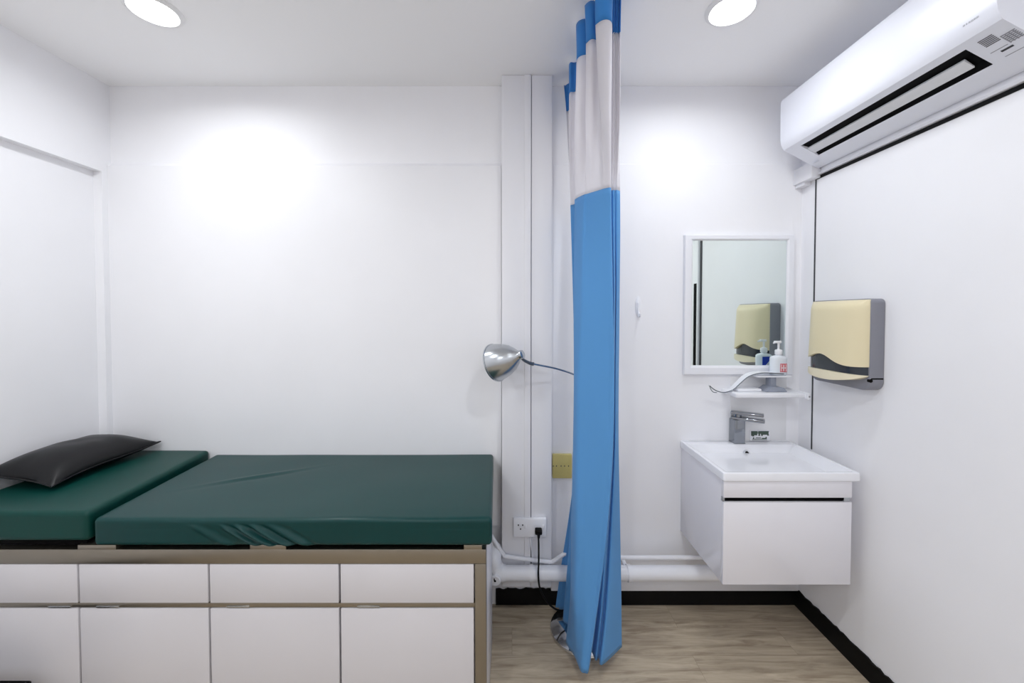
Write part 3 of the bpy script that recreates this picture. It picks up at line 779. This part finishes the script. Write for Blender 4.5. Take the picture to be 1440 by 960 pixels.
# ------------------------------------------------------------------ air conditioner
AY0, AY1 = 1.02, 1.828
ac = thing('air_conditioner', 'white wall-mounted split air conditioner high on the right wall', 'air conditioner', (XR, (AY0 + AY1) / 2, 2.07))
xf = 1.208
def arc(cx, cz, r, a0, a1, n=6): return [(cx + r * math.cos(R(a0 + (a1 - a0) * k / n)), cz + r * math.sin(R(a0 + (a1 - a0) * k / n))) for k in range(n + 1)]
def bot(x): return 2.165 - .524 * (x - 1.225)
xs1, xs2, xs3, xs4 = 1.246, 1.2755, 1.307, 1.3265
prof = [(XR - .001, 2.40), (1.235, 2.398)] + arc(1.235, 2.371, .027, 90, 180) + [(xf, 2.30), (xf + .001, 2.21)] + [(xf + .004, 2.19), (xf + .010, 2.175), (1.225, bot(1.225))] + [(xs1, bot(xs1)), (xs1 + .012, bot(xs1) + .05), (xs4 - .012, bot(xs4) + .05), (xs4, bot(xs4))] + [(1.372, bot(1.372)), (1.384, bot(1.372) - .002), (XR - .001, bot(1.372) + .002)]
solid = [p for p in prof if p[1] < 2.9]
noslot = prof[:]
del noslot[noslot.index((xs1 + .012, bot(xs1) + .05)):noslot.index((xs4, bot(xs4)))]
b = MB(); b.prism(prof, 'y', 1.12, 1.752); b.prism(noslot, 'y', AY0, 1.12); b.prism(noslot, 'y', 1.752, AY1)
sh_ = b.build('shell', M['ac'], ac, angle=25)
b = MB(); b.prism([(xs1 + .0125, bot(xs1) + .047), (xs4 - .0125, bot(xs4) + .047), (xs4 - .0015, bot(xs4) + .004), (xs3 + .001, bot(xs3) + .010), (xs2, bot(xs2) + .012), (xs1 + .0015, bot(xs1) + .004)], 'y', 1.1205, 1.7515)
b.build('air_outlet', M['black'], ac, smooth=False)
b = MB(); b.prism([(xs2, bot(xs2) + .002), (xs3, bot(xs3) + .002), (xs3 - .001, bot(xs3) + .007), (xs2 + .002, bot(xs2) + .009)], 'y', 1.150, 1.752, .001)
b.build('flap', M['ac_grey'], ac)
# rating marks and grilles on the near end of the underside
def under(b, x0, x1, y0, y1, th=.0008):
    b.prism([(x0, bot(x0) - .0001), (x1, bot(x1) - .0001), (x1, bot(x1) - th), (x0, bot(x0) - th)], 'y', y0, y1)
g1 = MB()
for k in range(6): under(g1, 1.245 + k * .0045, 1.2475 + k * .0045, 1.060, 1.092)
g1.build('sensor_grille', M['ink_mid'], ac, smooth=False)
g2 = MB()
for k in range(6): under(g2, 1.262 + k * .005, 1.2645 + k * .005, 1.026, 1.056)
for k in range(4): under(g2, 1.262, 1.291, 1.030 + k * .008, 1.032 + k * .008, .0009)
g2.build('rating_mark', M['ink'], ac, smooth=False)
g3 = MB(); under(g3, 1.298, 1.303, 1.058, 1.084); g3.build('rating_mark', M['ink_dark'], ac, smooth=False)
for x_, y0_, y1_ in ((1.290, 1.062, 1.10), (1.318, 1.05, 1.09)):
    g4 = MB(); under(g4, x_, x_ + .0013, y0_, y1_); g4.build('rating_mark', M['ink'], ac, smooth=False)
lg = MB(); zz = 2.198
for y0, y1 in ((1.06, 1.065), (1.0665, 1.071), (1.0725, 1.077), (1.079, 1.083), (1.086, 1.089), (1.092, 1.096)):
    lg.box(xf - .0006, xf + .001, y0, y1, zz, zz + .004, 0, mtx=Matrix.Translation((.0022, 0, 0)))
lg.build('nameplate_print', M['ink_light'], ac)
MB().lathe([(0, .002), (.012, .0015), (.014, 0), (0, 0)], 20, Matrix.Translation((1.345, 1.79, bot(1.345) - .001)) @ Matrix.Rotation(R(152), 4, 'Y')).build('drain_cap', M['ac_grey'], ac)
pcov = MB(); pcov.box(1.352, XR - .001, 1.829, D - .001, 2.045, 2.118, .003); pcov.box(1.362, XR - .001, 1.885, D - .001, 2.03, 2.046, .002)
tag(recentre(pcov.build('pipe_cover', M['trunk'])), 'small white pipe cover in the corner under the air conditioner', 'pipe cover')

# ------------------------------------------------------------------ world and colour
w = bpy.data.worlds.new('world'); SC.world = w; w.use_nodes = True
w.node_tree.nodes['Background'].inputs[0].default_value = (.9, .94, 1, 1); w.node_tree.nodes['Background'].inputs[1].default_value = .3
vs = SC.view_settings
SC.display_settings.display_device = 'sRGB'
vs.view_transform = 'Standard'; vs.look = 'None'; vs.gamma = 1; vs.use_curve_mapping = False
vs.exposure = 0.24
try:
    SC.cycles.use_denoising = True
    SC.cycles.max_bounces = 12; SC.cycles.diffuse_bounces = 8; SC.cycles.glossy_bounces = 5; SC.cycles.transparent_max_bounces = 12
    SC.cycles.sample_clamp_indirect = 8
except Exception: pass
